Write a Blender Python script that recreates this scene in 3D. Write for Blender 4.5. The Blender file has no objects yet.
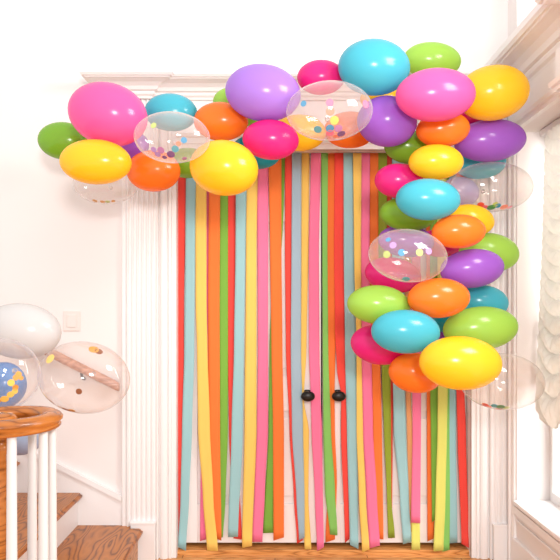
import bpy, bmesh, math, random
from mathutils import Vector, Matrix
random.seed(4)
SC = bpy.context.scene
COL = SC.collection
PI = math.pi
# ------------------------------------------------------------------ camera, world, lights, exposure
F, CX, CY, EYE = 660.0, 275.0, 310.0, 1.47
cam_d = bpy.data.cameras.new('camera')
cam = bpy.data.objects.new('camera', cam_d); COL.objects.link(cam)
cam.location = (0, 0, EYE); cam.rotation_euler = (PI/2, 0, 0)
cam_d.sensor_width = 36; cam_d.lens = F/560*36
cam_d.shift_x = (280-CX)/560; cam_d.shift_y = (CY-280)/560
cam_d.clip_start = .05
SC.camera = cam
W = bpy.data.worlds.new('daylight'); SC.world = W; W.use_nodes = True
W.node_tree.nodes['Background'].inputs[0].default_value = (1.0, .972, .962, 1)
W.node_tree.nodes['Background'].inputs[1].default_value = .86

def area(name, loc, target, sx, sy, power, color=(1, 1, 1), shape='RECTANGLE'):
    l = bpy.data.lights.new(name, 'AREA'); l.shape = shape; l.size = sx
    if shape == 'RECTANGLE': l.size_y = sy
    l.energy = power; l.color = color
    o = bpy.data.objects.new(name, l); COL.objects.link(o); o.location = loc
    o.rotation_euler = (Vector(target)-Vector(loc)).to_track_quat('-Z', 'Y').to_euler()
    return o
area('window_daylight', (2.6, 3.0, 2.2), (0, 3.3, 1.2), 1.6, 2.2, 90, (1, .98, .96))
area('side_window', (1.7, 1.7, 3.05), (-.1, 3.7, 1.6), .8, .8, 36, (1, .98, .96))
area('ceiling_bounce_flash', (.45, -1.7, 2.35), (.35, 3.9, 1.4), .7, .7, 84, (1, .965, .945), 'DISK')
SC.view_settings.view_transform = 'Standard'; SC.view_settings.look = 'None'
SC.view_settings.gamma = 1; SC.view_settings.use_curve_mapping = False
SC.view_settings.exposure = .52

# ------------------------------------------------------------------ helpers
def P(px, py, Y):
    return Vector(((px-CX)*Y/F, Y, EYE-(py-CY)*Y/F))
def srgb(r, g, b):
    f = lambda c: (c/255/12.92) if c/255 <= .04045 else ((c/255+.055)/1.055)**2.4
    return (f(r), f(g), f(b), 1)
def obj(name, bm, mat, parent=None, smooth=False, auto=None):
    me = bpy.data.meshes.new(name)
    bmesh.ops.recalc_face_normals(bm, faces=bm.faces[:])
    bm.to_mesh(me); bm.free()
    if smooth:
        me.polygons.foreach_set('use_smooth', [True]*len(me.polygons))
    if auto:
        me.set_sharp_from_angle(angle=auto)
    o = bpy.data.objects.new(name, me); COL.objects.link(o)
    if mat: me.materials.append(mat)
    if parent: o.parent = parent
    return o
def thing(name, label, cat, loc=(0, 0, 0), group=None):
    o = bpy.data.objects.new(name, None); COL.objects.link(o); o.location = loc
    o.empty_display_size = .05
    return tag(o, label, cat, group)
def tag(o, label, cat, group=None):
    o['label'] = label; o['category'] = cat
    if group: o['group'] = group
    return o
def struct(name, bm, mat, parent=None, **k):
    o = obj(name, bm, mat, parent, **k)
    if not parent: o['kind'] = 'structure'
    return o
def box(bm, x0, x1, y0, y1, z0, z1, bev=0):
    r = bmesh.ops.create_cube(bm, size=1)
    vs = r['verts']
    bmesh.ops.scale(bm, vec=(abs(x1-x0), abs(y1-y0), abs(z1-z0)), verts=vs)
    bmesh.ops.translate(bm, vec=((x0+x1)/2, (y0+y1)/2, (z0+z1)/2), verts=vs)
    if bev:
        es = list({e for v in vs for e in v.link_edges})
        bmesh.ops.bevel(bm, geom=es, offset=bev, segments=2, profile=.5, affect='EDGES')
    return bm
def bxs(*boxes, bev=0):
    bm = bmesh.new()
    for b in boxes: box(bm, *b, bev=bev)
    return bm
def prism(bm, pts, z0, z1):
    a = [bm.verts.new((x, y, z0)) for x, y in pts]
    b = [bm.verts.new((x, y, z1)) for x, y in pts]
    n = len(pts)
    for i in range(n):
        bm.faces.new((a[i], a[(i+1) % n], b[(i+1) % n], b[i]))
    bm.faces.new(a[::-1]); bm.faces.new(b)
    return bm
def sweep_rings(bm, rings, close_ends=True):
    """rings: list of lists of 3-D points, all the same length, closed loops"""
    vr = [[bm.verts.new(p) for p in r] for r in rings]
    n = len(vr[0])
    for a, b in zip(vr[:-1], vr[1:]):
        for i in range(n):
            bm.faces.new((a[i], a[(i+1) % n], b[(i+1) % n], b[i]))
    if close_ends:
        bm.faces.new(vr[0][::-1]); bm.faces.new(vr[-1])
    return bm
def lathe(bm, prof, seg=20, c=(0, 0, 0)):
    rings = [[(c[0]+r*math.cos(2*PI*k/seg), c[1]+r*math.sin(2*PI*k/seg), c[2]+z) for k in range(seg)] for r, z in prof]
    return sweep_rings(bm, rings)
def cornice(bm, path, prof, z0):
    """sweep profile (d outwards, z) along plan path; outward normal is to the right of travel"""
    n = len(path); nrm = []
    for i in range(n-1):
        dx, dy = path[i+1][0]-path[i][0], path[i+1][1]-path[i][1]
        l = math.hypot(dx, dy); nrm.append((dy/l, -dx/l))
    rings = []
    for i in range(n):
        if i == 0: m = nrm[0]
        elif i == n-1: m = nrm[-1]
        else:
            a, b = nrm[i-1], nrm[i]; d = 1+a[0]*b[0]+a[1]*b[1]
            m = ((a[0]+b[0])/d, (a[1]+b[1])/d)
        rings.append([(path[i][0]+m[0]*d, path[i][1]+m[1]*d, z0+z) for d, z in prof])
    return sweep_rings(bm, rings)

# ------------------------------------------------------------------ materials
def mat(name, col, rough=.5, spec=.5, **k):
    m = bpy.data.materials.new(name); m.use_nodes = True
    b = m.node_tree.nodes['Principled BSDF']
    b.inputs['Base Color'].default_value = col
    b.inputs['Roughness'].default_value = rough
    b.inputs['Specular IOR Level'].default_value = spec
    for kk, v in k.items(): b.inputs[kk.replace('_', ' ')].default_value = v
    return m
def add_bump(m, scale, strength, dist=.002, detail=3, kind='noise', stretch=(1, 1, 1)):
    nt = m.node_tree; N = nt.nodes; L = nt.links
    tc = N.new('ShaderNodeTexCoord'); mp = N.new('ShaderNodeMapping'); mp.inputs['Scale'].default_value = stretch
    t = N.new('ShaderNodeTexNoise'); t.inputs['Scale'].default_value = scale; t.inputs['Detail'].default_value = detail
    bp = N.new('ShaderNodeBump'); bp.inputs['Strength'].default_value = strength; bp.inputs['Distance'].default_value = dist
    L.new(tc.outputs['Object'], mp.inputs[0]); L.new(mp.outputs[0], t.inputs['Vector'])
    L.new(t.outputs['Fac'], bp.inputs['Height']); L.new(bp.outputs[0], N['Principled BSDF'].inputs['Normal'])
    return m
def wood(name, dark, mid, light, scale=9, dist=5, stretch=(1, 1, 1), rough=.32, rot=(0, 0, 0), loc=(0, 0, 0), detail=2.0, ramp=(.0, .3, .85), plank=0):
    m = bpy.data.materials.new(name); m.use_nodes = True
    nt = m.node_tree; N = nt.nodes; L = nt.links; b = N['Principled BSDF']
    tc = N.new('ShaderNodeTexCoord'); mp = N.new('ShaderNodeMapping')
    mp.inputs['Scale'].default_value = stretch; mp.inputs['Rotation'].default_value = rot; mp.inputs['Location'].default_value = loc
    L.new(tc.outputs['Object'], mp.inputs[0])
    nz = N.new('ShaderNodeTexNoise'); nz.inputs['Scale'].default_value = 1.6; nz.inputs['Detail'].default_value = 1.5
    L.new(mp.outputs[0], nz.inputs['Vector'])
    mul = N.new('ShaderNodeMath'); mul.operation = 'MULTIPLY'; mul.inputs[1].default_value = scale
    L.new(nz.outputs['Fac'], mul.inputs[0])
    fr = N.new('ShaderNodeMath'); fr.operation = 'PINGPONG'; fr.inputs[1].default_value = .5
    L.new(mul.outputs[0], fr.inputs[0])
    fine = N.new('ShaderNodeTexNoise'); fine.inputs['Scale'].default_value = 28; fine.inputs['Detail'].default_value = 4
    L.new(mp.outputs[0], fine.inputs['Vector'])
    mx = N.new('ShaderNodeMath'); mx.operation = 'MULTIPLY_ADD'; mx.inputs[1].default_value = .35; mx.inputs[2].default_value = -.17
    L.new(fine.outputs['Fac'], mx.inputs[0])
    ad = N.new('ShaderNodeMath'); ad.operation = 'MULTIPLY_ADD'; ad.inputs[1].default_value = 2
    L.new(fr.outputs[0], ad.inputs[0]); L.new(mx.outputs[0], ad.inputs[2])
    cr = N.new('ShaderNodeValToRGB'); e = cr.color_ramp.elements
    e[0].position = ramp[0]; e[0].color = dark; e[1].position = ramp[2]; e[1].color = light
    k = e.new(ramp[1]); k.color = mid
    L.new(ad.outputs[0], cr.inputs[0])
    if plank:
        br = N.new('ShaderNodeTexBrick'); br.inputs['Scale'].default_value = 1; br.inputs['Brick Width'].default_value = 1.1
        br.inputs['Row Height'].default_value = plank; br.inputs['Mortar Size'].default_value = .0025
        br.inputs['Color1'].default_value = (1, 1, 1, 1); br.inputs['Color2'].default_value = (.78, .76, .72, 1); br.inputs['Mortar'].default_value = (.25, .2, .15, 1)
        L.new(tc.outputs['Object'], br.inputs['Vector'])
        mm = N.new('ShaderNodeMix'); mm.data_type = 'RGBA'; mm.blend_type = 'MULTIPLY'; mm.inputs[0].default_value = 1
        L.new(cr.outputs[0], mm.inputs[6]); L.new(br.outputs[0], mm.inputs[7]); L.new(mm.outputs[2], b.inputs['Base Color'])
    else:
        L.new(cr.outputs[0], b.inputs['Base Color'])
    b.inputs['Roughness'].default_value = rough
    return m
M_wall = add_bump(mat('wall_paint', (.80, .748, .728, 1), .6, .3), 60, .06)
M_trim = add_bump(mat('trim_paint', (.84, .812, .802, 1), .35, .4), 20, .03)
M_door = add_bump(mat('door_paint', (.92, .885, .87, 1), .35, .4), 20, .03)
M_dark = mat('dark_gap', (.02, .015, .012, 1), .8)
M_floor = wood('oak_floor', srgb(176, 108, 50), srgb(216, 146, 80), srgb(236, 174, 110), scale=14, stretch=(1.2, 9, 1), rough=.35, plank=.085)
M_sill = wood('oak_threshold', srgb(160, 100, 44), srgb(206, 138, 72), srgb(222, 158, 92), scale=10, stretch=(1, 10, 10), rough=.4)
M_tread = wood('oak_tread', srgb(104, 52, 14), srgb(168, 98, 34), srgb(184, 112, 42), scale=17, stretch=(4.6, 1.0, 1), rough=.3, ramp=(.0, .4, .95), loc=(.35, .2, 0))
M_rail = wood('oak_rail', srgb(122, 66, 22), srgb(162, 94, 36), srgb(178, 108, 46), scale=5, stretch=(3, 3, 16), rough=.25)
M_wrail = wood('wall_rail_wood', srgb(160, 106, 80), srgb(184, 130, 104), srgb(198, 146, 120), scale=8, stretch=(2, 9, 9), rough=.3)
M_baluster = mat('baluster_paint', (.62, .605, .595, 1), .35, .4)
M_bronze = add_bump(mat('oiled_bronze', (.018, .014, .012, 1), .35, .5, Metallic=.6), 40, .1)
M_plastic = mat('switch_plastic', (.74, .68, .64, 1), .35)
M_shade = add_bump(mat('shade_cotton', (.84, .81, .75, 1), .85, .1), 160, .25, .002)
def sheer(m, t):
    N = m.node_tree.nodes; L = m.node_tree.links
    tr = N.new('ShaderNodeBsdfTranslucent'); tr.inputs[0].default_value = (.93, .91, .87, 1)
    mx = N.new('ShaderNodeMixShader'); mx.inputs[0].default_value = t
    L.new(N['Principled BSDF'].outputs[0], mx.inputs[1]); L.new(tr.outputs[0], mx.inputs[2]); L.new(mx.outputs[0], N['Material Output'].inputs[0])
sheer(M_shade, .33)
M_frame = mat('window_frame_paint', (.85, .84, .83, 1), .35)

def glass_mat():
    m = bpy.data.materials.new('window_glass'); m.use_nodes = True
    N = m.node_tree.nodes; L = m.node_tree.links; N.remove(N['Principled BSDF'])
    t = N.new('ShaderNodeBsdfTransparent'); t.inputs[0].default_value = (.97, .985, .99, 1)
    g = N.new('ShaderNodeBsdfGlossy'); g.inputs['Roughness'].default_value = .02
    fr = N.new('ShaderNodeFresnel')
    geo = N.new('ShaderNodeNewGeometry'); inv = N.new('ShaderNodeMath'); inv.operation = 'MULTIPLY_ADD'
    inv.inputs[1].default_value = 1/1.45-1.45; inv.inputs[2].default_value = 1.45
    L.new(geo.outputs['Backfacing'], inv.inputs[0]); L.new(inv.outputs[0], fr.inputs[0])
    mx = N.new('ShaderNodeMixShader'); L.new(fr.outputs[0], mx.inputs[0]); L.new(t.outputs[0], mx.inputs[1]); L.new(g.outputs[0], mx.inputs[2])
    L.new(mx.outputs[0], N['Material Output'].inputs[0]); return m
M_glass = glass_mat()
def latex(name, col, trans=.36, rough=.2):
    m = mat(name, col, rough, .5)
    N = m.node_tree.nodes; L = m.node_tree.links; b = N['Principled BSDF']
    t = N.new('ShaderNodeBsdfTranslucent'); t.inputs[0].default_value = col
    mx = N.new('ShaderNodeMixShader'); mx.inputs[0].default_value = trans
    L.new(b.outputs[0], mx.inputs[1]); L.new(t.outputs[0], mx.inputs[2]); L.new(mx.outputs[0], N['Material Output'].inputs[0])
    return m
def clear_latex(name, tint=(1, .975, .96, 1), body=.07, edge=.6, film=(.98, .94, .93, 1)):
    """thin clear latex skin: see-through face on, milkier where the skin is seen edge on (longer path), Fresnel gloss"""
    m = bpy.data.materials.new(name); m.use_nodes = True
    N = m.node_tree.nodes; L = m.node_tree.links; N.remove(N['Principled BSDF'])
    t = N.new('ShaderNodeBsdfTransparent'); t.inputs[0].default_value = tint
    d = N.new('ShaderNodeBsdfDiffuse'); d.inputs[0].default_value = film
    tl = N.new('ShaderNodeBsdfTranslucent'); tl.inputs[0].default_value = film
    h = N.new('ShaderNodeMixShader'); h.inputs[0].default_value = .5
    L.new(d.outputs[0], h.inputs[1]); L.new(tl.outputs[0], h.inputs[2])
    lw = N.new('ShaderNodeLayerWeight'); lw.inputs[0].default_value = .5
    pw = N.new('ShaderNodeMath'); pw.operation = 'POWER'; pw.inputs[1].default_value = 3.5; L.new(lw.outputs['Facing'], pw.inputs[0])
    mr = N.new('ShaderNodeMapRange'); mr.inputs['To Min'].default_value = body; mr.inputs['To Max'].default_value = edge
    L.new(pw.outputs[0], mr.inputs[0])
    m1 = N.new('ShaderNodeMixShader'); L.new(mr.outputs[0], m1.inputs[0]); L.new(t.outputs[0], m1.inputs[1]); L.new(h.outputs[0], m1.inputs[2])
    g = N.new('ShaderNodeBsdfGlossy'); g.inputs['Roughness'].default_value = .05
    fr = N.new('ShaderNodeFresnel'); fr.inputs[0].default_value = 1.6
    geo = N.new('ShaderNodeNewGeometry')   # same film seen from inside: keep the outside index so no total reflection appears
    inv = N.new('ShaderNodeMath'); inv.operation = 'MULTIPLY_ADD'; inv.inputs[1].default_value = 1/1.6-1.6; inv.inputs[2].default_value = 1.6
    L.new(geo.outputs['Backfacing'], inv.inputs[0]); L.new(inv.outputs[0], fr.inputs[0])
    m2 = N.new('ShaderNodeMixShader'); L.new(fr.outputs[0], m2.inputs[0]); L.new(m1.outputs[0], m2.inputs[1]); L.new(g.outputs[0], m2.inputs[2])
    L.new(m2.outputs[0], N['Material Output'].inputs[0]); return m
BC = {
 'pink': srgb(246, 106, 180), 'hot pink': srgb(242, 44, 142), 'green': srgb(142, 196, 56), 'lime': srgb(178, 224, 92),
 'yellow': srgb(255, 214, 44), 'orange': srgb(255, 142, 44), 'aqua': srgb(84, 198, 216), 'teal': srgb(20, 168, 186),
 'purple': srgb(176, 106, 218), 'lilac': srgb(186, 138, 230), 'pearl': srgb(222, 220, 218), 'blue': srgb(60, 140, 214), 'greyblue': srgb(178, 194, 220), 'pale': srgb(216, 206, 240)}
BM = {k: latex('latex_'+k.replace(' ', '_'), c) for k, c in BC.items()}
M_clear = clear_latex('latex_clear')
M_clearm = clear_latex('latex_clear_milky', body=.13, edge=.75, film=(.98, .9, .89, 1))
M_clearf = clear_latex('latex_clear_faint', tint=(.99, .965, .95, 1), body=.035, edge=.5)
CRE = {'red': srgb(252, 92, 82), 'aqua': srgb(172, 217, 221), 'grey-blue': srgb(178, 204, 218), 'yellow': srgb(255, 220, 118), 'pink': srgb(255, 138, 178),
       'orange': srgb(255, 140, 72), 'green': srgb(142, 198, 84), 'olive': srgb(160, 178, 66), 'lime yellow': srgb(236, 236, 128), 'peach': srgb(255, 196, 138), 'light green': srgb(150, 214, 114)}
def crepe(name, col):
    m = latex(name, col, .25, .9)
    m.node_tree.nodes['Principled BSDF'].inputs['Specular IOR Level'].default_value = .1
    return add_bump(m, 300, .35, .001, 2, stretch=(.25, 1, 2.2))
CM = {k: crepe('crepe_'+k.replace(' ', '_').replace('-', '_'), c) for k, c in CRE.items()}

# ------------------------------------------------------------------ setting
WY = 3.93            # back wall plane
XR = 1.387           # right wall plane
DX0, DX1 = -.585, 1.165   # door opening
DZ = 2.42
DPY = 4.02           # door face
struct('floor', bxs((-4.2, 1.63, -1.5, 4.3, -.1, 0)), M_floor)
struct('wall_back', bxs((-4.2, DX0-.02, WY, WY+.2, 0, 4.6), (DX1+.02, 1.7, WY, WY+.2, 0, 4.6), (DX0-.02, DX1+.02, WY, WY+.2, DZ+.02, 4.6)), M_wall)
# right wall with two openings
WY0, WY1, WZ0, WZ1 = 3.17, 3.783, .375, 2.49
TZ0 = 3.02
wx = (XR, 1.63)
struct('wall_right', bxs(wx+(2.5, WY0, 0, 4.6), wx+(WY1, WY, 0, 4.6), wx+(WY0, WY1, 0, WZ0), wx+(WY0, WY1, WZ1, TZ0),
                         wx+(WY0, WY1, 4.3, 4.6)), M_wall)
# lower window: frame, panes, sill
wn = obj('window_1', bxs((1.575, 1.615, WY0, WY0+.05, WZ0, WZ1), (1.575, 1.615, WY1-.035, WY1, WZ0, WZ1), (1.575, 1.615, WY0+.05, WY1-.035, WZ0, WZ0+.06),
                         (1.575, 1.615, WY0+.05, WY1-.035, WZ1-.06, WZ1), (1.58, 1.61, WY0+.05, WY1-.035, 1.38, 1.42), bev=.004), M_frame); wn['kind'] = 'structure'
obj('pane', bxs((1.593, 1.599, WY0+.05, WY1-.035, WZ0+.06, WZ1-.06)), M_glass, wn)
obj('window_sill', bxs((XR-.026, XR+.2, WY0-.03, WY1-.004, WZ0-.018, WZ0+.006), bev=.006), M_trim, wn)
wn2 = obj('window_2', bxs((1.575, 1.615, WY0, WY0+.05, TZ0, 4.3), (1.575, 1.615, WY1-.035, WY1, TZ0, 4.3), (1.575, 1.615, WY0, WY1, TZ0, TZ0+.06), (1.575, 1.615, WY0, WY1, 4.24, 4.3), bev=.004), M_frame); wn2['kind'] = 'structure'
obj('pane', bxs((1.593, 1.599, WY0+.05, WY1-.035, TZ0+.06, 4.24)), M_glass, wn2)

# fluted door casings (plan outline extruded upwards)
def casing_outline():
    o = [(0, 0), (0, .03), (.004, .035), (.024, .035), (.03, .028), (.03, .042), (.036, .046)]
    x = .042
    for k in range(6):
        w = .022
        for j in range(7):
            a = PI*j/6
            o.append((x+w/2-w/2*math.cos(a), .046-.011*math.sin(a)))
        x += .029
    o += [(.212, .046), (.216, .042), (.216, .018), (.224, .018)]
    for j in range(7):
        a = PI*j/6; o.append((.247-.023*math.cos(a), .022+.014*math.sin(a)))
    o += [(.272, .018), (.276, .026), (.290, .026), (.294, .016), (.318, .016), (.32, .013), (.32, 0)]
    return o
OUT = casing_outline()
bm = bmesh.new(); prism(bm, [(DX0-.32+x, WY-y) for x, y in OUT], .0, 2.72)
struct('trim_1', bm, M_trim)
lim = XR-DX1
pts = [(DX1+.32-x, WY-y) for x, y in OUT if .32-x <= lim]
pts = [(XR-.0005, WY), (XR-.0005, WY-.046)] + pts
bm = bmesh.new(); prism(bm, pts, 0, 2.72); struct('trim_2', bm, M_trim)
# plinth blocks
bm = bmesh.new()
box(bm, DX0-.262, DX0-.118, WY-.064, WY, 0, .225, .004); box(bm, DX0-.266, DX0-.114, WY-.068, WY, .212, .228, .003)
struct('trim_3', bm, M_trim)
bm = bmesh.new(); box(bm, DX1+.118, XR-.001, WY-.064, WY, 0, .21, .004); box(bm, DX1+.114, XR-.001, WY-.068, WY, .2, .213, .003)
struct('trim_4', bm, M_trim)
# jamb lining of the doorway
struct('trim_5', bxs((DX0-.02, DX0, WY-.012, WY+.2, 0, DZ+.02), (DX1, DX1+.02, WY-.012, WY+.2, 0, DZ+.02), (DX0, DX1, WY-.012, WY+.2, DZ, DZ+.02)), M_trim)
# head casing: architrave, frieze
bm = bmesh.new()
prof = [(0, 0), (.03, 0), (.03, .03), (.036, .034), (.036, .066), (.048, .074), (.052, .09), (.03, .1), (.02, .105), (.02, .31), (0, .31)]
cornice(bm, [(DX0-.0, WY), (DX1+.0, WY)], prof, DZ)
struct('trim_6', bm, M_trim)
# entablature cornice over the door
CP = [(0, 0), (.014, 0), (.018, .012), (.03, .02), (.034, .03), (.034, .036), (.05, .04), (.06, .058), (.085, .074), (.118, .082), (.134, .084), (.138, .09), (.15, .09), (.155, .096), (.16, .1), (.16, .122), (0, .122)]
bm = bmesh.new()
cornice(bm, [(DX0-.36, WY), (DX0-.36, WY-.052), (DX0-.15, WY-.052), (DX0-.15, WY-.022), (DX1+.02, WY-.022), (DX1+.02, WY-.03), (XR-.2, WY-.03)], CP, 2.71)
struct('trim_7', bm, M_trim)
# window entablature on the right wall: cornice, frieze, architrave
CP2 = [(d*1.1, z*1.6) for d, z in CP]
bm = bmesh.new()
cornice(bm, [(XR, WY-.001), (XR, 2.78), (XR-.05, 2.78), (XR-.05, 2.5)], CP2, 2.69)
struct('trim_8', bm, M_trim)
bm = bmesh.new()
cornice(bm, [(XR, WY-.06), (XR, 3.08), (XR-.05, 3.08), (XR-.05, 2.5)], [(0, 0), (.03, 0), (.03, .02), (.042, .028), (.046, .05), (.02, .062), (.02, .2), (0, .2)], 2.49)
struct('trim_9', bm, M_trim)
# narrow casing strip beside the window, apron panel mouldings
bm = bmesh.new(); prism(bm, [(XR, WY1+.012), (XR-.014, WY1+.012), (XR-.018, WY1+.03), (XR-.018, WY1+.05), (XR-.028, WY1+.055), (XR-.028, WY1+.075), (XR, WY1+.08)], .0, 2.49)
struct('trim_10', bm, M_trim)
bm = bmesh.new()
box(bm, XR-.018, XR, WY0-.05, WY1+.01, .30, .345, .004); box(bm, XR-.010, XR, WY0-.05, WY1-.01, .262, .274, .003)
struct('trim_11', bm, M_trim)
bm = bmesh.new(); box(bm, XR-.02, XR, 2.5, WY-.07, 0, .16, .004); struct('baseboard_right', bm, M_trim)

# double doors -------------------------------------------------------
def door(name, x0, x1, knob_x):
    y0, y1 = DPY, DPY+.045
    z0, z1 = .052, DZ-.004
    st = .11
    bm = bmesh.new()
    rails = [(z0, z0+.235), (EYE-101*DPY/F, EYE-66*DPY/F), (EYE+88*DPY/F, EYE+103*DPY/F), (z1-.12, z1)]
    box(bm, x0, x0+st, y0, y1, z0, z1, .003); box(bm, x1-st, x1, y0, y1, z0, z1, .003)
    for a, b in rails: box(bm, x0+st, x1-st, y0, y1, a, b, .003)
    d = obj(name, bm, M_door); d['kind'] = 'structure'
    for (a, b), (c, e) in zip(rails[:-1], rails[1:]):
        bm = bmesh.new(); box(bm, x0+st-.004, x1-st+.004, y0+.018, y1-.008, b-.004, c+.004)
        box(bm, x0+st+.045, x1-st-.045, y0+.008, y0+.02, b+.045, c-.045, .006)
        obj('door_panel', bm, M_door, d)
    kz = EYE-84.5*DPY/F
    k = thing_part('door_knob', d, (knob_x, y0, kz))
    def ring(r, y): return [(r*1.35*math.cos(2*PI*i/24), y, r*math.sin(2*PI*i/24)) for i in range(24)]
    bm = bmesh.new(); sweep_rings(bm, [ring(.03, 0), ring(.03, -.004), ring(.024, -.009), ring(.012, -.011)])
    obj('rosette', bm, M_bronze, k, smooth=True, auto=.6)
    bm = bmesh.new()
    sweep_rings(bm, [ring(.009, -.008), ring(.009, -.05), ring(.014, -.055), ring(.026, -.062), ring(.030, -.072), ring(.0315, -.083), ring(.0295, -.094), ring(.024, -.102), ring(.012, -.106), ring(.002, -.107)])
    obj('knob_ball', bm, M_bronze, k, smooth=True)
    return d
def thing_part(name, parent, loc):
    o = bpy.data.objects.new(name, None); COL.objects.link(o); o.parent = parent; o.location = loc; o.empty_display_size = .03
    return o
XM = (321.8-CX)*DPY/F
door('door_1', DX0+.003, XM-.004, (308-CX)*3.93/F)
door('door_2', XM+.004, DX1-.003, (339-CX)*3.93/F)
bm = bmesh.new(); prism(bm, [(DX0, WY+.03), (DX1, WY+.03), (DX1, WY+.2), (DX0, WY+.2)], 0, .028)
bmesh.ops.bevel(bm, geom=[e for e in bm.edges if all(abs(v.co.y-(WY+.03)) < 1e-5 and v.co.z > .02 for v in e.verts)], offset=.006, segments=3, affect='EDGES')
struct('trim_12', bm, M_sill)
bm = bmesh.new(); box(bm, DX0-.02, DX1+.02, 4.16, 4.18, 0, 2.5); struct('gap_shade_sheet', bm, M_dark)  # near-black sheet behind the leaves, paints the shade in the door gap

# ------------------------------------------------------------------ stairs on the left
RISE, RUN, NX = .1925, .37, -.768
st = thing('staircase', 'oak stair treads with white risers climbing left along the back wall', 'stairs', (NX, 3.0, 0))
def add_st(name, bm, m):
    bmesh.ops.translate(bm, vec=(-NX, -3.0, 0), verts=bm.verts[:])
    return obj(name, bm, m, st)
yf = 1.75
M_riser_w = wood('oak_riser', srgb(120, 70, 30), srgb(176, 116, 62), srgb(196, 138, 82), scale=10, stretch=(1, 2, 9), rough=.35)
for i in range(5):
    nx = NX-RUN*i; z = RISE*(i+1)+.003
    bm = bmesh.new()
    yb = WY-.022
    if i == 0:
        outline = [(nx, yf), (nx, 3.835), (nx-.012, 3.85), (nx-.085, 3.85), (nx-.085, yb), (nx-RUN-.03, yb), (nx-RUN-.03, yf)]
    else:
        outline = [(nx, yf+.05), (nx, yb-.01), (nx-.01, yb), (nx-RUN-.03, yb), (nx-RUN-.03, yf+.05)]
    prism(bm, outline, z-.032, z)
    es = [e for e in bm.edges if all(v.co.x > nx-.013 for v in e.verts) and abs(e.verts[0].co.z-e.verts[1].co.z) < 1e-6]
    bmesh.ops.bevel(bm, geom=es, offset=.01, segments=3, affect='EDGES')
    add_st('tread', bm, M_tread)
    bm = bmesh.new(); box(bm, nx-.05, nx-.03, yf+.08, yb if i else 3.84, RISE*i+(.003 if i else 0), z-.032)
    add_st('riser', bm, M_riser_w if i == 0 else M_trim)
# skirt board on the wall with cap moulding
bm = bmesh.new()
sl = .505; xa, xb = DX0-.321, -3.2
za = .352; zb = za+sl*(xa-xb)
def slab(bm, pts, y0, y1):
    a = [bm.verts.new((x, y0, z)) for x, z in pts]; b = [bm.verts.new((x, y1, z)) for x, z in pts]; n = len(pts)
    for i in range(n): bm.faces.new((a[i], a[(i+1) % n], b[(i+1) % n], b[i]))
    bm.faces.new(a[::-1]); bm.faces.new(b)
slab(bm, [(xa, 0), (xa, za), (xb, zb), (xb, 0)], WY-.02, WY)
slab(bm, [(xa, za-.012), (xa, za+.02), (xb, zb+.02), (xb, zb-.012)], WY-.036, WY)
struct('baseboard_left', bm, M_trim)
# wall handrail, seen through the clear balloon
hr = thing('wall_handrail', 'slanted brown wooden handrail on wall above stairs, seen through clear balloon', 'handrail', (-.92, 3.86, 1.02))
bm = bmesh.new()
hx, hz = (119-CX)*3.86/F, EYE-(387-CY)*3.86/F
rings = []
for t in (0, .02, 2.2):
    x, z = hx-t, hz+.5*t
    rr = .8 if t == 0 else 1
    rings.append([(x+.92, 0+.026*rr*math.cos(a)*(1), z-1.02+.030*rr*math.sin(a)) for a in [2*PI*k/16 for k in range(16)]])
sweep_rings(bm, rings); obj('rail', bm, M_wrail, hr, smooth=True, auto=.7)
for t in (.22, 1.3):
    bm = bmesh.new(); x, z = hx-t+.92, hz+.5*t-1.02
    lathe_pts = [(0, 0, -.03), (0, .02, -.06), (0, .068, -.07)]
    rings = []
    for p in lathe_pts:
        rings.append([(x+.008*math.cos(a), p[1]+.004*math.sin(a), z+p[2]+.008*math.sin(a)) for a in [2*PI*k/10 for k in range(10)]])
    sweep_rings(bm, rings); obj('bracket', bm, M_bronze, hr, smooth=True)

# banister in the left foreground: newel, balusters, volute handrail
VC = Vector((-.927, 2.2, 0)); RT = 1.127
rl = thing('stair_banister', 'oak volute handrail on white balusters at the left edge of the stairs', 'banister', (VC.x, VC.y, .196))
def loc(p): return (p[0]-VC.x, p[1]-VC.y, p[2]-.196)
prof = [(-.0, 0), (.018, -.001), (.03, -.008), (.037, -.017), (.036, -.025), (.029, -.031), (.027, -.037), (.031, -.04), (.031, -.046), (.026, -.051), (-.026, -.051), (-.031, -.046), (-.031, -.04), (-.027, -.037), (-.029, -.031), (-.036, -.025), (-.037, -.017), (-.03, -.008), (-.018, -.001)]
path = []
for t in (1.3, .9, .5, .3, .18, .08): path.append((VC.x-t, VC.y-.174, RT+max(0, (t-.18))*.5+(.02*(t-.08)/.1 if .08 < t <= .18 else (.02 if t > .18 else 0)), 1.0))
for k in range(0, 41):
    th = -90+k*8.5; f = max(0, (th-60)/190); f = min(f, 1)
    r = .174*(1-f)+.035*f
    path.append((VC.x+r*math.cos(math.radians(th)), VC.y+r*math.sin(math.radians(th)), RT, 1-.35*f))
rings = []
for i, p in enumerate(path):
    a = path[max(0, i-1)]; b = path[min(len(path)-1, i+1)]
    d = Vector((b[0]-a[0], b[1]-a[1])); d.normalize(); n = Vector((d.y, -d.x))
    rings.append([loc((p[0]+n.x*o*p[3], p[1]+n.y*o*p[3], p[2]+z)) for o, z in prof])
bm = bmesh.new(); sweep_rings(bm, rings); obj('handrail', bm, M_rail, rl, smooth=True, auto=.9)
bm = bmesh.new(); lathe(bm, [(.001, .0), (.03, -.001), (.055, -.008), (.066, -.02), (.066, -.034), (.055, -.044), (.055, -.051), (.001, -.051)][::-1], 28, loc((VC.x, VC.y, RT)))
obj('volute_eye', bm, M_rail, rl, smooth=True, auto=.9)
bm = bmesh.new()
lathe(bm, [(.045, 0), (.045, .12), (.036, .14), (.03, .17), (.038, .4), (.034, .7), (.03, .79), (.04, .805), (.04, .822), (.032, .834), (.038, .85), (.042, .867)], 24, (0, 0, 0))
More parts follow.
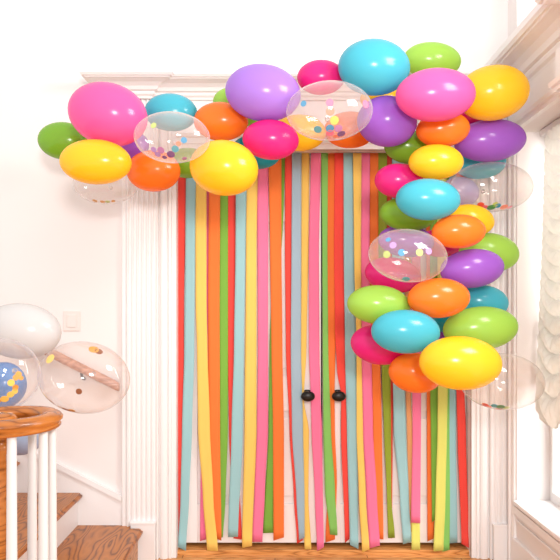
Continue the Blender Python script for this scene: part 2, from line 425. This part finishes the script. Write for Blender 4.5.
obj('newel_post', bm, M_rail, rl, smooth=True, auto=.7)
for px, rad, th in ((11, .175, -53), (43.5, .175, -14), (51.5, .175, 11), (33, .175, 71)):
    x = VC.x+rad*math.cos(math.radians(th)); y = VC.y+rad*math.sin(math.radians(th))
    bm = bmesh.new()
    lathe(bm, [(.019, 0), (.019, .1), (.014, .12), (.0175, .2), (.0165, .5), (.0145, .882)], 18, (x-VC.x, y-VC.y, 0))
    obj('baluster', bm, M_baluster, rl, smooth=True, auto=.6)

# light switch
sx, sz = (72-CX)*WY/F, EYE-(321-CY)*WY/F
sw = thing('light_switch', 'white rocker light switch plate on the back wall', 'light switch', (sx, WY, sz))
obj('switch_plate', bxs((-.05, .05, -.007, 0, -.06, .06), bev=.003), M_plastic, sw)
obj('rocker', bxs((-.027, .027, -.012, -.006, -.037, .037), bev=.002), M_plastic, sw)

# ------------------------------------------------------------------ ruched window shade
def shade():
    y0, y1, ztop, zb = WY0+.01, WY1-.05, 2.46, 1.07
    nu, nv = 64, 300
    bm = bmesh.new(); rows = 17
    fr_, bk = [], []
    for j in range(nv+1):
        v = j/nv; a = []; c = []
        rowpos = rows*(v*.8+.2*math.sin(v*PI/2)**.8) if v > 0 else 0
        rowpos = rows*(1-(1-v)**1.25)
        for i in range(nu+1):
            u = i/nu
            sag = 4*u*(1-u)                    # 0 at the cords, 1 at mid swag
            ph = (rowpos-1.0*sag) % 1.0
            puff = math.sqrt(max(0, 1-(2*ph-1)**2))
            env = .22+.78*min(1, sag*1.6)
            bul = (.020+.034*v)*puff*env+(.02+.05*v)*sag**.6
            bul += .0035*math.sin(31*u+rowpos*6.28)+.003*math.sin(67*u-rowpos*3)
            zz = ztop-(ztop-zb)*v-sag*(.06+.16*v)*min(1, v*6)
            edge = max(0, 1-min(u, 1-u)*26)
            yy = y0+(y1-y0)*u+edge*(.008*math.sin(v*390)+.006*math.sin(v*157+1))*(1 if u > .5 else -1)*(1-.75*v)
            if u > .5: yy += .03*v*v*edge
            x = 1.535-bul-.006*edge*math.cos(v*300)
            a.append(bm.verts.new((x, yy, zz))); c.append(bm.verts.new((x+.006, yy, zz)))
        fr_.append(a); bk.append(c)
    for j in range(nv):
        for i in range(nu):
            bm.faces.new((fr_[j][i], fr_[j][i+1], fr_[j+1][i+1], fr_[j+1][i]))
            bm.faces.new((bk[j][i], bk[j+1][i], bk[j+1][i+1], bk[j][i+1]))
        for i in (0, nu): bm.faces.new((fr_[j][i], fr_[j+1][i], bk[j+1][i], bk[j][i]))
    for j in (0, nv):
        for i in range(nu): bm.faces.new((fr_[j][i], fr_[j][i+1], bk[j][i+1], bk[j][i]))
    return bm
wsd = thing('window_shade', 'white ruched balloon shade hanging in the right window', 'window shade', (1.5, 3.45, 2.42))
def shift(bm, v): bmesh.ops.translate(bm, vec=v, verts=bm.verts[:]); return bm
obj('shade_fabric', shift(shade(), (-1.5, -3.45, -2.42)), M_shade, wsd, smooth=True)
obj('headrail', shift(bxs((1.50, 1.54, WY0+.005, WY1-.04, 2.452, 2.486), bev=.004), (-1.5, -3.45, -2.42)), M_frame, wsd)

# ------------------------------------------------------------------ crepe streamers
# (colour, layer, [(y_px, left_px, right_px) ...])  layer 0 hangs closest to the door
T = 153
ST = [
 ('red', 1, [(T, 177, 187), (215, 176.8, 186), (300, 176, 184), (350, 176.5, 184), (430, 178, 183), (541, 178.5, 182.5)], 'beside the left fluted casing'),
 ('aqua', 2, [(T, 186, 196), (250, 185.3, 195), (350, 184.3, 194.3), (430, 182, 192), (500, 180.5, 189), (549, 178, 186)], None),
 ('yellow', 2, [(T, 195, 206.5), (300, 195.5, 206.5), (350, 197, 207.5), (430, 198, 210), (500, 203, 213.5), (551, 207, 218)], None),
 ('pink', 0, [(T, 204, 213), (300, 205, 213), (430, 201, 209), (540, 200, 208)], None),
 ('orange', 1, [(T, 209, 220.5), (300, 208, 219.5), (430, 208, 220), (539, 211, 221.5)], None),
 ('green', 0, [(T, 219, 228), (300, 218.5, 228), (430, 219, 228), (500, 219, 225.5), (538, 218, 223)], None),
 ('red', 0, [(T, 226.5, 237), (250, 227, 236), (350, 227.5, 234.5), (430, 229, 236), (539, 233.5, 242)], None),
 ('aqua', 2, [(T, 236, 247), (250, 235.5, 245.5), (350, 234, 244), (430, 231.5, 243), (537, 228, 238)], None),
 ('yellow', 2, [(T, 247, 258), (250, 246, 256.5), (430, 244.5, 256.5), (547, 242, 252)], None),
 ('pink', 2, [(T, 257, 268.5), (350, 258, 268), (430, 257, 268), (490, 254.5, 265), (542, 252, 262.5)], None),
 ('orange', 2, [(T, 268.5, 281.5), (250, 270, 281.5), (350, 271.5, 282.5), (430, 273, 284), (539, 273.5, 284)], None),
 ('green', 0, [(T, 279, 285), (200, 278.5, 284), (300, 271, 279), (350, 269.5, 275), (430, 268.5, 275.5), (533, 263, 273.5)], None),
 ('red', 1, [(T, 285, 292.5), (250, 285, 291.5), (350, 286, 291.5), (430, 289.5, 295), (500, 294, 300), (542, 297, 303)], None),
 ('grey-blue', 2, [(T, 292, 301.5), (250, 291.5, 301.2), (350, 290.8, 301), (430, 292, 303), (500, 296.5, 304.5), (539, 299, 304.5)], None),
 ('yellow', 1, [(T, 301, 309.5), (250, 300.5, 308.5), (350, 300, 306.5), (400, 300.5, 303.8), (430, 302, 309), (500, 302.5, 308.5), (552, 304.5, 311.5)], None),
 ('pink', 2, [(T, 311, 321), (250, 309, 319), (350, 309, 319.5), (396, 310.6, 320.6), (430, 311.5, 322), (500, 315, 323), (549, 317, 324)], None),
 ('light green', 1, [(T, 321, 328), (250, 322.3, 327.5), (350, 322.6, 328.3), (430, 323.3, 331), (490, 325, 335), (535, 330, 337.5)], None),
 ('orange', 0, [(T, 326.5, 336), (250, 326.2, 334.8), (350, 326.5, 335.5), (396, 327, 334.6), (430, 328, 335), (480, 328, 337), (541, 325.5, 335)], None),
 ('red', 1, [(T, 334.5, 344.5), (250, 334, 343.5), (330, 335, 345), (370, 337, 345.5), (396, 341.2, 346), (430, 341, 347), (541, 345, 349.5)], None),
 ('aqua', 2, [(T, 343.5, 353), (250, 343.8, 354), (350, 345, 356.5), (430, 347, 357.5), (547, 350, 358.5)], None),
 ('yellow', 3, [(T, 353, 361.5), (250, 354, 361), (350, 356.5, 361.5), (430, 356.5, 363), (500, 359, 366), (551, 362, 369.5)], None),
 ('pink', 2, [(T, 361, 370), (250, 360.5, 369.5), (350, 361, 371.5), (430, 363, 373), (500, 366.5, 377), (547, 369, 380)], None),
 ('orange', 1, [(T, 369, 378.5), (250, 369.3, 378.5), (350, 370.5, 380), (430, 372.5, 382), (539, 375, 383.5)], None),
 ('olive', 1, [(T, 378.5, 387), (250, 378.5, 387), (380, 382, 390.5), (430, 384, 391), (500, 387, 391.5), (538, 388, 395)], None),
 ('red', 0, [(T, 386.5, 393), (250, 387, 392), (400, 388, 393.3), (430, 389.5, 392.8), (538, 388, 392)], None),
 ('aqua', 2, [(T, 392, 403), (380, 393, 404.5), (430, 394, 406), (500, 400, 409), (543, 403, 411.5)], None),
 ('peach', 0, [(T, 404, 411), (400, 406, 411), (430, 407, 412.5), (500, 408.5, 413), (532, 409, 414)], None),
 ('pink', 3, [(T, 411, 420), (380, 412.3, 421.3), (430, 412.5, 421), (523, 411, 420.3)], None),
 ('lime yellow', 2, [(T, 412, 420), (430, 413.5, 420), (515, 411.5, 419.8), (550, 411.5, 420.2)], None),
 ('orange', 0, [(T, 426, 434), (400, 426.8, 434), (430, 427, 435), (540, 427.5, 434)], None),
 ('green', 1, [(T, 430, 440), (390, 430.2, 440), (440, 431, 440), (520, 432, 438)], None),
 ('lime yellow', 3, [(T, 437, 447), (390, 437.8, 447.8), (430, 437.5, 447), (500, 435.5, 445.5), (551, 433.5, 443.5)], None),
 ('light green', 2, [(T, 440, 449), (430, 441, 449.5), (500, 443, 450), (551, 442, 449.5)], None),
 ('aqua', 1, [(T, 447, 456), (390, 447.5, 456), (430, 447.5, 456), (543, 449, 457.5)], None),
 ('red', 2, [(T, 456, 466), (390, 456.5, 464.5), (430, 457.5, 466), (546, 461.5, 469)], 'beside the right fluted casing'),
]
ORD = ['first', 'second', 'third', 'fourth', 'fifth', 'sixth', 'seventh']
cnt = {}
tot = {}
for s in ST: tot[s[0]] = tot.get(s[0], 0)+1
def interp(pts, y):
    n = len(pts)
    for i in range(n-1):
        if y <= pts[i+1][0] or i == n-2:
            a, b = pts[i], pts[i+1]; t = (y-a[0])/(b[0]-a[0])
            t = max(0, min(1, t)); t2 = t*t*(3-2*t)*.6+t*.4
            return a[1]+(b[1]-a[1])*t2, a[2]+(b[2]-a[2])*t2
for si, (c, lay, pts, where) in enumerate(ST):
    Y = 3.998-.0095*lay
    k = cnt.get(c, 0); cnt[c] = k+1
    if tot[c] == 1:
        lab = f'{c} crepe paper streamer, the only {c} one on the doors'
    else:
        lab = f'{c} crepe paper streamer, {ORD[k]} {c} one from the left door edge'
    lab = {5: 'dark green crepe streamer near the left casing, between an orange and a red one',
           11: 'green crepe streamer partly behind an orange one, left of the left door knob',
           16: 'light green crepe streamer hanging along the gap between the two doors',
           30: 'green crepe streamer behind the lime yellow one under the lowest yellow balloon',
           32: 'light green crepe streamer between the right lime yellow one and the last aqua one'}.get(si, lab)
    if where: lab = f'outermost {c} crepe paper streamer hanging {where}'
    yB = pts[-1][0]
    nrow = 46; ncol = 4
    bm = bmesh.new(); rows_f = []; rows_b = []
    ph = random.random()*6; fold = random.choice((-1, 1))*random.uniform(.0012, .0022)
    slant = random.uniform(-2.4, 2.4)
    for j in range(nrow+1):
        y = T+(yB-T)*j/nrow
        xl, xr = interp(pts, y)
        yy = y
        dep = Y+.0014*math.sin(y*.021+ph)
        if yB > 543:       # tail curls forward where it meets the threshold
            q = max(0, (y-(yB-22))/22); dep -= .016*q*q+.003*q
        a, b = [], []
        for i in range(ncol+1):
            u = i/ncol; s = 2*u-1
            d = dep+fold*(s*s)+.0004*math.sin(9*s+ph+y*.05)
            p = P(xl+(xr-xl)*u, yy+(slant*s if j == nrow else 0), d)
            p.z = max(p.z, .0295 if p.y > 3.963 else .002)
            a.append(bm.verts.new(p)); p2 = p.copy(); p2.y += .0006; b.append(bm.verts.new(p2))
        rows_f.append(a); rows_b.append(b)
    for j in range(nrow):
        for i in range(ncol):
            bm.faces.new((rows_f[j][i], rows_f[j][i+1], rows_f[j+1][i+1], rows_f[j+1][i]))
            bm.faces.new((rows_b[j][i], rows_b[j+1][i], rows_b[j+1][i+1], rows_b[j][i+1]))
        for i in (0, ncol): bm.faces.new((rows_f[j][i], rows_f[j+1][i], rows_b[j+1][i], rows_b[j][i]))
    for j in (0, nrow):
        for i in range(ncol): bm.faces.new((rows_f[j][i], rows_f[j][i+1], rows_b[j][i+1], rows_b[j][i]))
    o = obj('paper_streamer', bm, CM[c], smooth=True)
    tag(o, lab, 'streamer', 'crepe paper streamers hanging over the doors')

# ------------------------------------------------------------------ balloons
# id: (colour, cx, cy, rx, ry, tilt deg clockwise, layer 0 front .. 3 back, label)
BL = [
 ('pink', 108, 114.5, 40, 31, 14, 1.0, 'big pink balloon near the left end of the garland, above the yellow one'),
 ('green', 64, 141, 26, 18.5, 4, 2.0, 'green balloon at the far left tip of the garland'),
 ('yellow', 95.7, 162, 36, 22.3, 2, .5, 'yellow balloon under the big pink one at the left end of the garland'),
 ('orange', 153.5, 171, 27, 20.5, 0, 1.5, 'orange balloon hanging under the left confetti balloon'),
 ('aqua', 171, 112.5, 26.5, 18.5, 3, 2.0, 'aqua balloon peeking above the left confetti balloon, below the cornice'),
 ('clearm', 172, 137.5, 38.3, 25.5, 3, .0, 'clear confetti balloon at the left of the garland beside the big pink balloon'),
 ('purple', 131, 145, 18, 14, 0, 2.7, 'small piece of purple balloon behind pink and orange balloons at the left'),
 ('green', 188, 163, 22, 15, 0, 2.8, 'green balloon mostly hidden behind the large yellow balloon above the red streamer'),
 ('clearf', 106, 184, 33, 20, 0, 2.3, 'clear balloon behind and below the leftmost yellow balloon'),
 ('yellow', 224, 168, 34.5, 27.5, 8, .5, 'large yellow balloon hanging over the left part of the streamers'),
 ('orange', 221, 121.5, 27.3, 19, 2, 1.5, 'orange balloon above the large yellow one, beside the left confetti balloon'),
 ('lilac', 263, 93, 38, 27.7, 8, 1.0, 'big lilac balloon on top of the garland, left of the upper confetti balloon'),
 ('lime', 238, 107, 26, 18, 20, 2.6, 'lime balloon mostly hidden behind the big lilac balloon'),
 ('hot pink', 270.7, 139.7, 28.3, 19.7, 4, .9, 'hot pink balloon below the big lilac one'),
 ('teal', 256, 152, 25, 17, 5, 2.2, 'teal balloon mostly hidden between the large yellow and the hot pink balloons'),
 ('hot pink', 321, 77.5, 24, 17, 0, 2.0, 'hot pink balloon on top of the garland behind the upper confetti balloon'),
 ('clearm', 329.5, 111, 43.5, 29.5, -2, .0, 'clear confetti balloon at the top middle of the garland'),
 ('yellow', 299, 133, 27, 18, 0, 2.2, 'yellow balloon mostly hidden behind the top middle confetti balloon'),
 ('orange', 350, 130, 26, 18, 0, 2.4, 'orange balloon mostly hidden between the top confetti and purple balloons'),
 ('aqua', 374, 67.5, 36, 27.3, 4, 1.0, 'big aqua balloon on top of the garland, its highest balloon'),
 ('lime', 432, 60.5, 29, 17.5, 4, 2.0, 'lime balloon on top of the garland behind the pink one'),
 ('pink', 435.5, 95, 40, 26, -2, .5, 'big pink balloon at the top right bend of the garland'),
 ('yellow', 493, 93, 36, 27, -8, 1.4, 'big yellow balloon at the upper right corner in front of the window cornice'),
 ('purple', 387, 121.5, 30, 25, 6, 1.2, 'round purple balloon beside the top middle confetti balloon'),
 ('yellow', 382, 99, 22, 12, 0, 2.8, 'sliver of yellow balloon under the big aqua balloon'),
 ('orange', 443, 129.5, 27, 17.5, -4, 1.3, 'orange balloon tucked under the big pink one at the bend'),
 ('purple', 490, 140.5, 36, 21, -4, 1.5, 'purple balloon under the big yellow one at the upper right'),
 ('yellow', 436, 162, 27.5, 17.5, 0, .8, 'yellow balloon in the middle of the bend, above an aqua one'),
 ('green', 409, 147, 25, 16.5, 5, 2.1, 'dark green balloon behind the yellow one in the bend'),
 ('hot pink', 399, 181, 24.5, 17.3, 4, 1.5, 'hot pink balloon at the inner edge of the bend, beside the aqua one'),
 ('aqua', 428, 199.5, 32.3, 20.7, 2, .4, 'aqua balloon in front at the top of the right column'),
 ('green', 408, 214, 28.5, 17, 4, 1.8, 'green balloon behind the aqua one, above the lower confetti balloon'),
 ('aqua', 480, 163, 26, 16, -3, 2.4, 'aqua balloon partly hidden below the upper right purple balloon'),
 ('clearf', 491, 187, 42, 25, 0, 1.9, 'large clear balloon at the upper right in front of the window casing'),
 ('pale', 460, 192, 19, 15, 10, 2.6, 'pale lilac balloon seen through the upper right clear balloon'),
 ('yellow', 471, 220, 23.5, 15.5, 10, 1.6, 'small yellow balloon below the upper right clear balloon'),
 ('orange', 458.7, 231.5, 27, 17, -2, .9, 'orange balloon above the purple one in the right column'),
 ('lime', 489, 252.5, 30, 19.5, 6, 2.0, 'pale lime balloon at the right edge behind the purple one'),
 ('purple', 472, 268.5, 32, 19.5, -6, 1.2, 'purple balloon in the right column beside the lower confetti balloon'),
 ('clearm', 407.8, 255.7, 39.7, 26.7, 6, .2, 'clear confetti balloon in the right column'),
 ('purple', 406, 241, 28, 16, 5, 2.3, 'purple balloon mostly hidden behind the right column confetti balloon'),
 ('hot pink', 393, 275, 28.5, 17.5, 10, 1.8, 'hot pink balloon partly hidden under the right column confetti balloon'),
 ('lime', 378.5, 304.7, 31.5, 19.5, 4, 1.0, 'lime balloon at the left side of the right column, over the streamers'),
 ('orange', 438.7, 298, 31.3, 20, -2, .7, 'orange balloon in the middle of the right column, below the confetti balloon'),
 ('aqua', 483, 302, 25.5, 17, 6, 2.2, 'aqua balloon half hidden behind the lower right lime one'),
 ('aqua', 405.5, 331.7, 34.5, 22, 2, .3, 'aqua balloon in front low in the right column, beside the yellow one'),
 ('hot pink', 379, 345, 28.7, 19.7, 10, 1.5, 'hot pink balloon at the lower left of the right column'),
 ('lime', 480.5, 328.3, 37.5, 22, -4, 1.2, 'big lime balloon above the lowest yellow balloon'),
 ('orange', 415.5, 373, 27, 20, 8, 1.2, 'orange balloon at the bottom of the right column, left of the yellow one'),
 ('yellow', 460.5, 363, 41.3, 27, 3, .2, 'big yellow balloon at the bottom of the right column'),
 ('clearf', 502, 381.5, 42.5, 28.5, 4, 1.3, 'clear balloon at the bottom right end of the garland'),
 ('teal', 449, 320, 19, 13, 0, 2.3, 'teal balloon showing in the gap above the big lowest yellow balloon'),
 ('purple', 440, 338, 20, 14, 0, 2.4, 'dark purple balloon showing in the gap beside the low front aqua balloon'),
 ('hot pink', 440, 243, 24, 14, 0, 2.6, 'hot pink balloon hidden behind the right column between confetti and orange balloons'),
 ('hot pink', 474, 117, 22, 14, 0, 2.6, 'hot pink balloon showing between yellow and purple at the upper right'),
]
N = len(BL)
def semi(i, Y):
    b = BL[i]; return b[3]*Y/F, b[4]*.92*Y/F, b[4]*Y/F     # a (x), c (depth), b (z)
Ymax = []
for i, b in enumerate(BL):
    c = b[4]*.92*3.6/F
    m = 3.885-c
    if b[2]-b[4] < 100 and b[2] < 150: m = 3.70-c
    lim = (XR-.03)*F/(b[1]+b[3]-CX) if b[1] > 400 else 9
    if b[2] < 125 and b[1] > 440: lim = (XR-.07)*F/(b[1]+b[3]-CX)
    Ymax.append(min(m, lim))
YB = [min(Ymax[i], 3.74-(3-BL[i][6])*.24) for i in range(N)]
def contact(i, j):
    """gap (negative: overlap) between two balloons, both read as spheres in a space squeezed by their mean proportions"""
    A, B = semi(i, YB[i]), semi(j, YB[j])
    d = P(BL[j][1], BL[j][2], YB[j])-P(BL[i][1], BL[i][2], YB[i])
    ka = (A[0]+B[0])/(A[2]+B[2]); kc = .96
    return math.sqrt((d.x/ka)**2+(d.y/kc)**2+d.z**2)-A[2]-B[2]
for it in range(520):
    if it in (300, 350, 400, 450):           # draw loose balloons in until they touch a neighbour
        for i in range(N):
            g, j = min((contact(i, k), k) for k in range(N) if k != i)
            if g > .002: YB[i] = min(Ymax[i], YB[i]+max(-g, min(g, (YB[j]-YB[i])*.6)))
    for i in range(N):
        for j in range(i+1, N):
            if abs(BL[i][1]-BL[j][1]) > BL[i][3]+BL[j][3] or abs(BL[i][2]-BL[j][2]) > BL[i][4]+BL[j][4]: continue
            pen = -contact(i, j)
            if pen > 0:
                s = 1 if BL[j][6] >= BL[i][6] else -1
                st_ = pen*.2
                YB[j] = min(Ymax[j], YB[j]+s*st_); YB[i] = min(Ymax[i], YB[i]-s*st_)
# the loose bunch at the banister
EXTRA = [
 ('pearl', 21, 331, 40, 28, 4, 2.86, 'pearl white balloon, topmost of the bunch above the banister'),
 ('clear', 1, 374, 39, 36, 0, 2.56, 'clear balloon with gold flecks at the left edge above the volute'),
 ('clear', 84, 377.5, 46, 36, 8, 2.80, 'large clear balloon with gold flecks right of the banister'),
 ('blue', 4, 385, 22, 23, 0, 2.80, 'blue balloon seen through the clear balloon at the left edge'),
 ('greyblue', 20, 437, 24, 18, -4, 2.76, 'grey-blue balloon behind the white balusters'),
]
GG = 'balloons of the garland over the doors'
GB = 'balloons bunched at the banister'
def balloon(colour, cx, cy, rx, ry, tilt, Y, label, group):
    name = 'confetti_balloon' if colour == 'clearm' else 'clear_balloon' if colour.startswith('clear') else 'balloon'
    m = {'clearm': M_clearm, 'clearf': M_clearf, 'clear': M_clear}.get(colour) or BM[colour]
    a, b, c = rx*Y/F, ry*Y/F, ry*.92*Y/F
    if group == GB: c = min(a, b)*.9
    bm = bmesh.new(); seg, rin = 40, 22
    rings = []
    for j in range(1, rin):
        t = -math.cos(PI*j/rin)            # -1 front, +1 neck side (away from the doorway's viewer)
        r = math.sqrt(1-t*t)*(1-.05*max(0, t)**2)
        yv = c*t*(1+.10*max(0, t)**4)
        rings.append([(a*r*math.cos(2*PI*k/seg), yv, b*r*math.sin(2*PI*k/seg)) for k in range(seg)])
    sweep_rings(bm, rings, False)
    bm.verts.ensure_lookup_table()
    n = len(bm.verts); f0 = bm.verts.new((0, -c, 0)); f1 = bm.verts.new((0, c*1.1, 0)); bm.verts.ensure_lookup_table()
    for k in range(seg):
        bm.faces.new((f0, bm.verts[k], bm.verts[(k+1) % seg])); bm.faces.new((f1, bm.verts[n-seg+(k+1) % seg], bm.verts[n-seg+k]))
    o = obj(name, bm, m, smooth=True)
    o.location = P(cx, cy, Y); o.rotation_euler = (0, math.radians(tilt), 0)
    tag(o, label, 'balloon', group)
    bm = bmesh.new()                      # tied neck
    prof = [(.012, c*1.08), (.006, c*1.1+.002), (.008, c*1.1+.005), (.005, c*1.1+.008), (.009, c*1.1+.012), (.007, c*1.1+.0125)]
    sweep_rings(bm, [[(r*math.cos(2*PI*k/12), yv, r*math.sin(2*PI*k/12)) for k in range(12)] for r, yv in prof])
    obj('knot', bm, m, o, smooth=True)
    return o, (a, b, c)
made = []
for i, bb in enumerate(BL):
    made.append(balloon(*bb[:6], YB[i], bb[7], GG))
for bb in EXTRA:
    made.append(balloon(*bb, GB))
ALL = [tuple(b[:6]) for b in BL]+[tuple(b[:6]) for b in EXTRA]
# confetti dots cling to the inside of the clear balloons' skins
CF = {'blue': srgb(28, 150, 200), 'teal': srgb(60, 170, 190), 'pink': srgb(240, 110, 150), 'purple': srgb(120, 60, 140), 'mauve': srgb(190, 120, 180), 'lilac': srgb(180, 140, 210),
      'yellow': srgb(250, 210, 90), 'salmon': srgb(250, 140, 110), 'red': srgb(236, 80, 70), 'green': srgb(60, 150, 90), 'gold': srgb(222, 160, 50), 'bronze': srgb(150, 84, 30), 'lime': srgb(190, 210, 110)}
CFM = {k: mat('confetti_'+k, v, .5) for k, v in CF.items()}
for k in ('gold', 'bronze'): CFM[k].node_tree.nodes['Principled BSDF'].inputs['Metallic'].default_value = .4
def confetti(idx, dots):
    o, (a, b, c) = made[idx]
    col_, cx, cy, rx, ry, tilt = ALL[idx]; t = math.radians(tilt)
    for (col, px, py, r) in dots:
        dx, dy = px-cx, -(py-cy)
        lx = dx*math.cos(t)-dy*math.sin(t); lz = dx*math.sin(t)+dy*math.cos(t)
        u, v = lx/rx, lz/ry
        q = math.hypot(u, v)
        if q > .955: u, v = u/q*.955, v/q*.955
        w = math.sqrt(max(0, 1-u*u-v*v))
        p = Vector((a*u, -c*w, b*v))*.978
        nn = Vector((u/a, -w/c, v/b)).normalized()
        R = r*o.location.y/F
        bm = bmesh.new()
        bmesh.ops.create_cone(bm, cap_ends=True, segments=18, radius1=R, radius2=R, depth=.0012)
        bmesh.ops.transform(bm, matrix=Matrix.Translation(p) @ nn.to_track_quat('Z', 'Y').to_matrix().to_4x4(), verts=bm.verts[:])
        k = obj('confetti', bm, CFM[col], o); k['label'] = col+' confetti dot'
confetti(5, [('blue', 187, 145.5, 3), ('teal', 178, 153.5, 3.6), ('salmon', 181.5, 149, 2.4), ('purple', 173, 158, 4), ('mauve', 163.5, 154.5, 3.6), ('lilac', 159.5, 157.5, 3.2), ('lilac', 156, 153.5, 3), ('purple', 166, 160, 2.5), ('lime', 157, 131, 3), ('mauve', 186, 161, 2.4)])
confetti(16, [('teal', 316.5, 134, 4), ('blue', 328.5, 133.5, 4), ('pink', 329, 137, 4), ('mauve', 337, 133.5, 4), ('purple', 340.5, 137, 4), ('yellow', 332.5, 127, 4.3), ('salmon', 328, 119, 4.3), ('pink', 327.5, 111, 3.8), ('blue', 302, 110, 3), ('pink', 364, 109, 4), ('salmon', 335, 139, 3)])
confetti(39, [('blue', 397, 254.5, 3.5), ('lime', 414.5, 254.5, 3.6), ('teal', 404, 280, 4), ('blue', 385, 241, 2.6), ('lilac', 389, 247, 3.4), ('lime', 383, 256, 3.6), ('lilac', 424, 253, 3.4)])
confetti(33, [('red', 477, 207, 3.4), ('pink', 482, 209, 3), ('green', 488, 209.5, 4), ('lime', 491, 207, 3), ('blue', 494, 208, 3), ('salmon', 501, 209, 4), ('pink', 508, 209, 2.6)])
confetti(50, [('red', 482, 404, 3.4), ('salmon', 486, 406, 3), ('teal', 490, 404.5, 3.4), ('green', 496, 405.5, 4), ('lime', 502, 406.5, 3), ('salmon', 496, 408, 3)])
confetti(8, [('gold', 96, 202.5, 2.6), ('gold', 104, 203.5, 2.6), ('lime', 109, 203.5, 2.4), ('gold', 115, 203, 2)])
confetti(N+1, [('gold', 28, 372, 3), ('gold', 30, 376, 2.2), ('yellow', 22, 380, 3.4), ('lime', 9, 377, 3), ('gold', 7, 398, 3.6), ('yellow', 14, 396.5, 4), ('yellow', 20, 392, 3.4), ('gold', 25, 385, 3), ('gold', 2, 346, 3.4), ('gold', 26, 375, 3), ('yellow', 24, 389, 3)])
confetti(N+2, [('gold', 98, 348, 5), ('bronze', 103, 350, 4), ('yellow', 56, 357, 5), ('bronze', 69, 408.5, 4.4), ('gold', 62, 407, 3.6), ('gold', 76, 409, 3.4), ('bronze', 50.5, 403, 4), ('yellow', 47, 395, 4), ('bronze', 88, 388, 3)])  # lower-left yellow dot is a painted highlight on the skin, the others confetti
